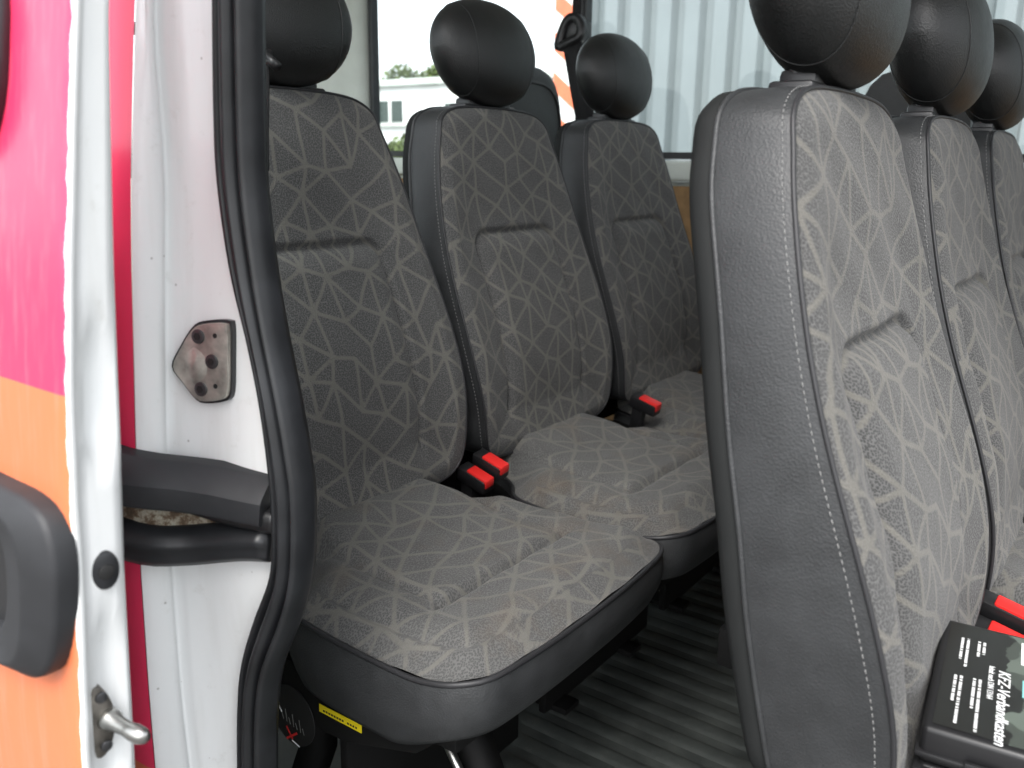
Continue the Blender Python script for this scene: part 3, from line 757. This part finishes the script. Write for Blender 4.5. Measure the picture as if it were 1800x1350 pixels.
# --- belt buckles
def buckle(seat, x, y, z, tilt, yaw=0, lean=0):
    mt = Matrix.Translation((x, y, z)) @ Matrix.Rotation(yaw, 4, 'Z') @ Matrix.Rotation(-tilt, 4, 'Y') @ Matrix.Rotation(lean, 4, 'X')
    b = rbox('belt_buckle', -.062, .0, -.0135, .0135, -.026, .0, 'black_plastic', seat, .004, 2, mt)
    rbox('release_button', -.043, .0018, -.0105, .0105, -.014, .0028, 'red_plastic', b, .003, 2, mt)
    rbox('stalk', -.056, -.030, -.009, .009, -.13, -.022, 'black_plastic', b, .003, 2, mt)
    return b
buckle(seats[0], .225, .234, .489, R(-14), R(-4), R(12)); buckle(seats[0], .215, .207, .471, R(-14), R(-4), R(12))
buckle(seats[1], .262, .234, .498, R(-14), R(-4), R(12))
buckle(seats[3], .218, .236, .503, R(-14), R(0), R(12)); buckle(seats[3], .218, .205, .484, R(-14), R(0), R(12))
# --- stickers under the nearest rear seat
A = seats[0]
def plate_pt(px, py): return at(px, py, 1, -.1975)
c0 = plate_pt(515, 1257); XZ = frame(c0, (1, 0, 0), (0, 0, 1))            # normal = -Y
stk = prism('warning_disc', [(u, v) for u, v in circ(.043, 40)], .0, .0012, 'ink', A, XZ, .0004)
def stroke(p, q, w, mat, h=.0013):
    p = plate_pt(*p); q = plate_pt(*q); a = Vector((p.x-c0.x, p.z-c0.z)); b = Vector((q.x-c0.x, q.z-c0.z)); d = (b-a).normalized(); n_ = Vector((-d.y, d.x))*w
    prism('disc_mark', [tuple(a-n_), tuple(b-n_), tuple(b+n_), tuple(a+n_)], h, h+.0003, mat, stk, XZ)
stroke((488, 1232), (497, 1250), .0011, 'print_white'); stroke((480, 1262), (490, 1288), .0016, 'print_white'); stroke((482, 1285), (490, 1280), .0013, 'print_white', .0017)
stroke((505, 1275), (516, 1298), .0014, 'print_red'); stroke((515, 1300), (528, 1312), .001, 'print_white'); stroke((506, 1296), (524, 1288), .0016, 'print_red', .0017)
for i in range(7): stroke((497+i*6, 1250+i*5-(i % 2)*10), (500+i*6, 1262+i*5), .0005, 'print_grey')
yl = prism('yellow_sticker', [(p.x-c0.x, p.z-c0.z) for p in (plate_pt(563, 1236), plate_pt(637, 1274), plate_pt(637, 1288), plate_pt(563, 1249))], .001, .0018, 'yellow_label', A, XZ)
for i in range(13):
    if i == 8: continue
    px = 570+i*4.7; py = 1240+(px-563)*.52; p = plate_pt(px, py+4.4); q = plate_pt(px+3, py+5.9)
    a = Vector((p.x-c0.x, p.z-c0.z)); b = Vector((q.x-c0.x, q.z-c0.z)); n_ = Vector((0, .0013))
    prism('sticker_mark', [tuple(a-n_), tuple(b-n_), tuple(b+n_), tuple(a+n_)], .0018, .0021, 'ink', yl, XZ)
sweep('leg', [Vector((.37, -.10, .32)), Vector((.43, -.10, .26)), Vector((.535, -.10, .02)), Vector((.54, -.10, .0))], [(-.02, -.018), (.02, -.018), (.02, .018), (-.02, .018)], 'black_paint', A)
# bright steel support strut under that seat
tube('strut', [(.40, -.135, .30), (.45, -.135, .225), (.56, -.135, .02)], .006, 'steel', A, up=(0, 1, 0))

# ================================================================ FIRST-AID BOX on the nearest front seat
fb = empty('first_aid_box', (1.02, -.05, .44), 'black first aid box with white lettering lying on front seat', 'first aid box')
ang = R(6)
FM = Matrix.Translation(Vector((.931, -.152, .452))) @ Matrix.Rotation(ang, 4, 'Z')
FMi = Matrix.Translation(-fb.location)
def fp(o, par=None):
    if par: o.parent = par
    else: o.parent = fb; o.matrix_parent_inverse = FMi
    return o
LX, LY, LZ = .17, .20, .083
body = fp(rbox('box_body', 0, LX, 0, LY, 0, .048, 'black_plastic', None, .005, 3, FM))
lid = fp(rbox('lid', -.001, LX+.001, -.001, LY+.001, .0505, LZ, 'black_plastic', None, .005, 3, FM))
rbox('lid_rim', -.004, LX+.004, -.004, LY+.004, .056, .0615, 'black_plastic', lid, .002, 2, FM)
rbox('body_rim', -.004, LX+.004, -.004, LY+.004, .0405, .046, 'black_plastic', body, .002, 2, FM)
for x in (.045, .125): rbox('latch', x-.013, x+.013, -.009, -.0045, .03, .066, 'black_plastic', body, .0015, 2, FM)
V = [FM @ Vector(p) for p in ((.006, .006, LZ+.0006), (LX-.006, .006, LZ+.0006), (LX-.006, LY-.006, LZ+.0006), (.006, LY-.006, LZ+.0006))]
ps = raw('printed_sheet', V, [(0, 1, 2, 3)], 'box_print', lid, False, [(0, 0), (.85, 0), (.85, 1), (0, 1)])
def bxm(px, py): return FM.inverted() @ at(px, py, 2, .452+LZ)
TZ = LZ+.0012
def down(px, py):                                  # text running towards the camera, letter tops to +X
    p = bxm(px, py); return FM @ Matrix.Translation((p.x, p.y, TZ)) @ Matrix.Rotation(-math.pi/2, 4, 'Z')
text_mesh('lettering', 'KFZ-Verbandkasten', .0134, 'print_white', ps, down(1756, 1180), .2, .00005, 1.1)
text_mesh('lettering', 'Inhalt nach DIN 13164', .0068, 'print_white', ps, down(1739, 1172), 0, .0, .92)
def dashes(px, py, ln, seed, w=.0012):
    rnd = random.Random(seed); p = bxm(px, py); V = []; F = []; y = 0
    while y < ln:
        l = min(rnd.uniform(.0008, .0022), ln-y)
        i = len(V); V += [FM @ Vector((p.x+a, p.y-b, TZ)) for a, b in ((-w, y), (w, y), (w, y+l), (-w, y+l))]; F.append((i, i+1, i+2, i+3)); y += l+(.0007 if rnd.random() < .8 else .0022)
    o = raw('small_print', V, F, 'print_white', ps, False); o['kind'] = 'stuff'
for k, (px, py, ln) in enumerate([(1693, 1123, .042), (1703, 1125, .055), (1722, 1130, .03), (1731, 1132, .024), (1680, 1188, .044), (1690, 1190, .078), (1713, 1195, .05), (1723, 1197, .085)]): dashes(px, py, ln, k)
p = bxm(1795, 1150)
rbox('white_label', p.x, p.x+.035, p.y-.022, p.y+.02, LZ+.0008, LZ+.0014, 'print_white', ps, 0, 1, FM)
plain('cyan_print', (.25, .62, .62, 1), .4)
p = bxm(1797, 1213)
rbox('cyan_label', p.x, p.x+.03, p.y-.014, p.y+.014, LZ+.0008, LZ+.0014, 'cyan_print', ps, 0, 1, FM)

# ================================================================ SEAT BELTS, PADDED BACKS BEHIND
bt = empty('seat_belt', (-.36, 1.30, 1.1), 'black seat belt hanging from its guide loop on the far window divider', 'seat belt')
BI = Matrix.Translation(-bt.location)
def bb(o): o.parent = bt; o.matrix_parent_inverse = BI; return o
p0 = at(1006, 58, 1, 1.305)
lp = bb(sweep('guide_loop', smooth_path([p0+Vector(v) for v in ((-.035, -.005, -.035), (-.03, 0, .0), (-.012, 0, .032), (.012, 0, .038), (.03, 0, .018), (.03, -.005, -.012), (.0, -.01, -.026))], 36, True), [(-.011, -.014), (.011, -.014), (.011, .014), (-.011, .014)], 'black_plastic', None, closed=True))
rbox('bolt_cover', p0.x-.022, p0.x+.026, p0.y-.008, YF+.01, p0.z-.022, p0.z+.034, 'black_plastic', lp, .009)
top, bot_ = at(1004, 70, 1, 1.292), at(1030, 218, 1, 1.27)
end = top+(bot_-top)*2.6
def strap(name, P, w, mat, th=.0012, wd=(1, 0, 0)):
    rows = []
    for i in range(17):
        t = i/16; p = P[0].lerp(P[1], t); wv = Vector(wd).normalized()*w*(1+.04*math.sin(t*7))
        rows.append([p-wv, p+wv, p+wv+Vector((0, th, 0)), p-wv+Vector((0, th, 0))])
    return grid(name, rows, mat, None, close_u=True, caps=True)
bb(strap('webbing', (top, end), .027, 'webbing', wd=(1, .25, 0)))
bb(strap('webbing', (p0+Vector((.004, .012, .02)), Vector((p0.x+.004, p0.y+.012, 1.8))), .012, 'webbing', wd=(1, .25, 0)))
# belt by the near pillar, partly behind the door seal
b2 = empty('seat_belt', (.30, -.25, 1.0), 'short black belt guide next to the door seal beside leftmost headrest', 'seat belt')
q = [at(452, 88, 1, -.10), at(468, 100, 1, -.10), at(488, 118, 1, -.10)]
BI2 = Matrix.Translation(-b2.location)
def bq(o): o.parent = b2; o.matrix_parent_inverse = BI2; return o
q0 = at(425, 80, 1, -.2)
bq(tube('guide_arm', [Vector((q0.x-.05, -.318, q0.z+.01)), q[0], q[1], q[2]], .0065, 'black_plastic', None, res=20, up=(0, 0, 1)))
bq(strap('webbing', (at(463, 112, 1, -.10), at(463, 300, 1, -.10)), .010, 'webbing'))
# dark padded backs seen behind the rear row and between front headrests
def padded(name, loc, w, h, d, rz, label):
    t = empty(name, loc, label, 'seat back', None, rz)
    loop = [(p.x, p.y) for p in smooth_path([(-w, -h, 0), (-w, h*.45, 0), (-w*.93, h*.8, 0), (-w*.62, h*.97, 0), (0, h, 0), (w*.62, h*.97, 0), (w*.93, h*.8, 0), (w, h*.45, 0), (w, -h, 0), (w*.5, -h*1.02, 0), (-w*.5, -h*1.02, 0)], 64, True)]
    XM = Matrix(((0, 0, 1, 0), (1, 0, 0, 0), (0, 1, 0, 0), (0, 0, 0, 1)))
    b = prism('pad', loop, -d, d, 'leather_black', t, XM, d*.8, 4)
    P = [Vector((d*1.02, a*.86, b_*.88)) for a, b_ in loop]
    sweep('piping', P, circ(.003, 8), 'piping_black', t, up=(1, 0, .01), closed=True)
    return t
pc = at(985, 150, 0, -.30)
padded('folded_seat_back', (-.32, pc.y-.17, .84), .17, .365, .04, 0, 'black padded seat back behind the middle rear row headrest')
pd = at(1502, 200, 1, 1.16)
padded('folded_seat_back', (pd.x+.11, 1.215, .80), .115, .37, .03, R(90), 'dark rounded seat back glimpsed between the first two front row headrests')

# ================================================================ OUTSIDE, seen through the far windows
# corrugated hall wall
YC = 6.6
xl = at(1016, 120, 1, YC).x
hall = empty('corrugated_wall', (xl+5, YC, -.62), 'pale corrugated metal wall seen through the far window', 'wall')
HIm = Matrix.Translation(-hall.location)
PIT = .27
prof = []
xx = xl
while xx < xl+11:
    prof += [(xx, 0), (xx+PIT*.5, 0), (xx+PIT*.60, .10), (xx+PIT*.90, .10)]; xx += PIT
pn = 0
rows = [[Vector((a, YC+b, z)) for a, b in prof] for z in (-.6, 1.6, 5.2)]
o = grid('cladding', rows, 'cladding', None, smooth=False); o.parent = hall; o.matrix_parent_inverse = HIm
o = rbox('plinth', xl, xl+11, YC-.03, YC+.2, -.62, -.3, 'wall_paint', None, .01); o.parent = hall; o.matrix_parent_inverse = HIm
# red-white warning board at the wall's end
wl, wr = at(973, 120, 1, YC-.1), at(1012, 120, 1, YC-.1)
wb = empty('warning_board', ((wl.x+wr.x)/2, YC-.1, -.62), 'tall board with slanted orange red and white stripes at corrugated wall end', 'warning board')
WIm = Matrix.Translation(-wb.location)
def wbp(o): o.parent = wb; o.matrix_parent_inverse = WIm; return o
wbp(rbox('board', wl.x, wr.x, YC-.10, YC-.07, -.62, 3.6, 'sign_white', None, .004))
ww = wr.x-wl.x; n_s = 0; z = -.5
while z < 3.5:
    XZm = frame((wl.x, YC-.1015, z), (1, 0, 0), (0, 0, 1))
    wbp(prism('stripe', [(.004, 0), (ww-.004, -ww*.75), (ww-.004, -ww*.75+.17), (.004, .17)], 0, .0015, 'sign_red', None, XZm)); z += .36
# distant white building
YB = 16
bl, br = at(560, 200, 1, YB), at(985, 200, 1, YB)
zt = at(700, 152, 1, YB).z
hb = empty('white_building', ((bl.x+br.x)/2, YB, -.62), 'flat-roofed white building with grey window seen beyond the far glass', 'building')
HB = Matrix.Translation(-hb.location)
def hbp(o): o.parent = hb; o.matrix_parent_inverse = HB; return o
hbp(rbox('wall', bl.x, br.x, YB, YB+5, -.62, zt, 'wall_paint', None, .02))
rf = hbp(rbox('roof_edge', bl.x-.1, br.x+.1, YB-.12, YB+5.1, zt+.003, zt+.16, 'trim_grey', None, .01))
for (a, b, c, d) in [(662, 178, 712, 214), (780, 182, 830, 218), (880, 186, 930, 222)]:
    p, q = at(a, b, 1, YB-.02), at(c, d, 1, YB-.02)
    w = hbp(rbox('window', p.x, q.x, YB-.03, YB+.02, q.z, p.z, 'dark_glass', None, 0))
    for x in (p.x, (p.x+q.x)/2, q.x): rbox('window_bar', x-.04, x+.04, YB-.06, YB-.031, q.z-.05, p.z+.05, 'sign_white', w, .005)
    rbox('window_sill', p.x-.08, q.x+.08, YB-.12, YB-.031, q.z-.11, q.z-.052, 'trim_grey', w, .005)
def bush(name, loc, rx, rz, n, seed, label, trunk=0):
    rnd = random.Random(seed); t = empty(name, loc, label, 'tree' if trunk else 'bush', None)
    V = []; F = []
    for i in range(n):
        while 1:
            p = Vector((rnd.uniform(-1, 1), rnd.uniform(-1, 1), rnd.uniform(-1, 1)))
            if .25 < p.length < 1*(0.75+.25*noise.noise(p*2+Vector((seed, 0, 0)))+.12): break
        c = Vector((p.x*rx, p.y*rx, trunk+rz+p.z*rz)); d = Vector((rnd.gauss(0, 1), rnd.gauss(0, 1), rnd.gauss(0, 1))).normalized(); e = d.cross(Vector((rnd.gauss(0, 1), rnd.gauss(0, 1), 1))).normalized()
        s = rnd.uniform(.06, .13); i0 = len(V); V += [c-d*s, c+e*s*.5, c+d*s, c-e*s*.5]; F.append((i0, i0+1, i0+2, i0+3))
    cr = raw('crown', V, F, 'leaves', t, False, fix=False)
    P = [(0, 0, -.02), (.03, .02, trunk*.5+.1), (0, .05, trunk+rz)]
    tube('trunk', P, .05+.04*(trunk > 0), 'bark', t, up=(0, 1, 0), res=8)
p = at(705, 145, 1, 23); bush('tree', (p.x, 23, -.62), .9, 1.3, 2600, 3, 'left of two small trees above the white building roof', p.z+.62-1.9)
p = at(765, 142, 1, 23); bush('tree', (p.x, 23, -.62), .8, 1.3, 2600, 5, 'right of two small trees above the white building roof', p.z+.62-1.9)
for k, (px, y) in enumerate([(690, 12), (725, 12.4), (960, 12.2)]):
    p = at(px, 250, 1, y); bush('bush', (p.x, y, -.62), .7, 1.05, 2200, 11+k, ['leftmost low bush before the white building', 'low bush between two others before the white building', 'low bush near the striped warning board'][k])
bpy.context.view_layer.update()
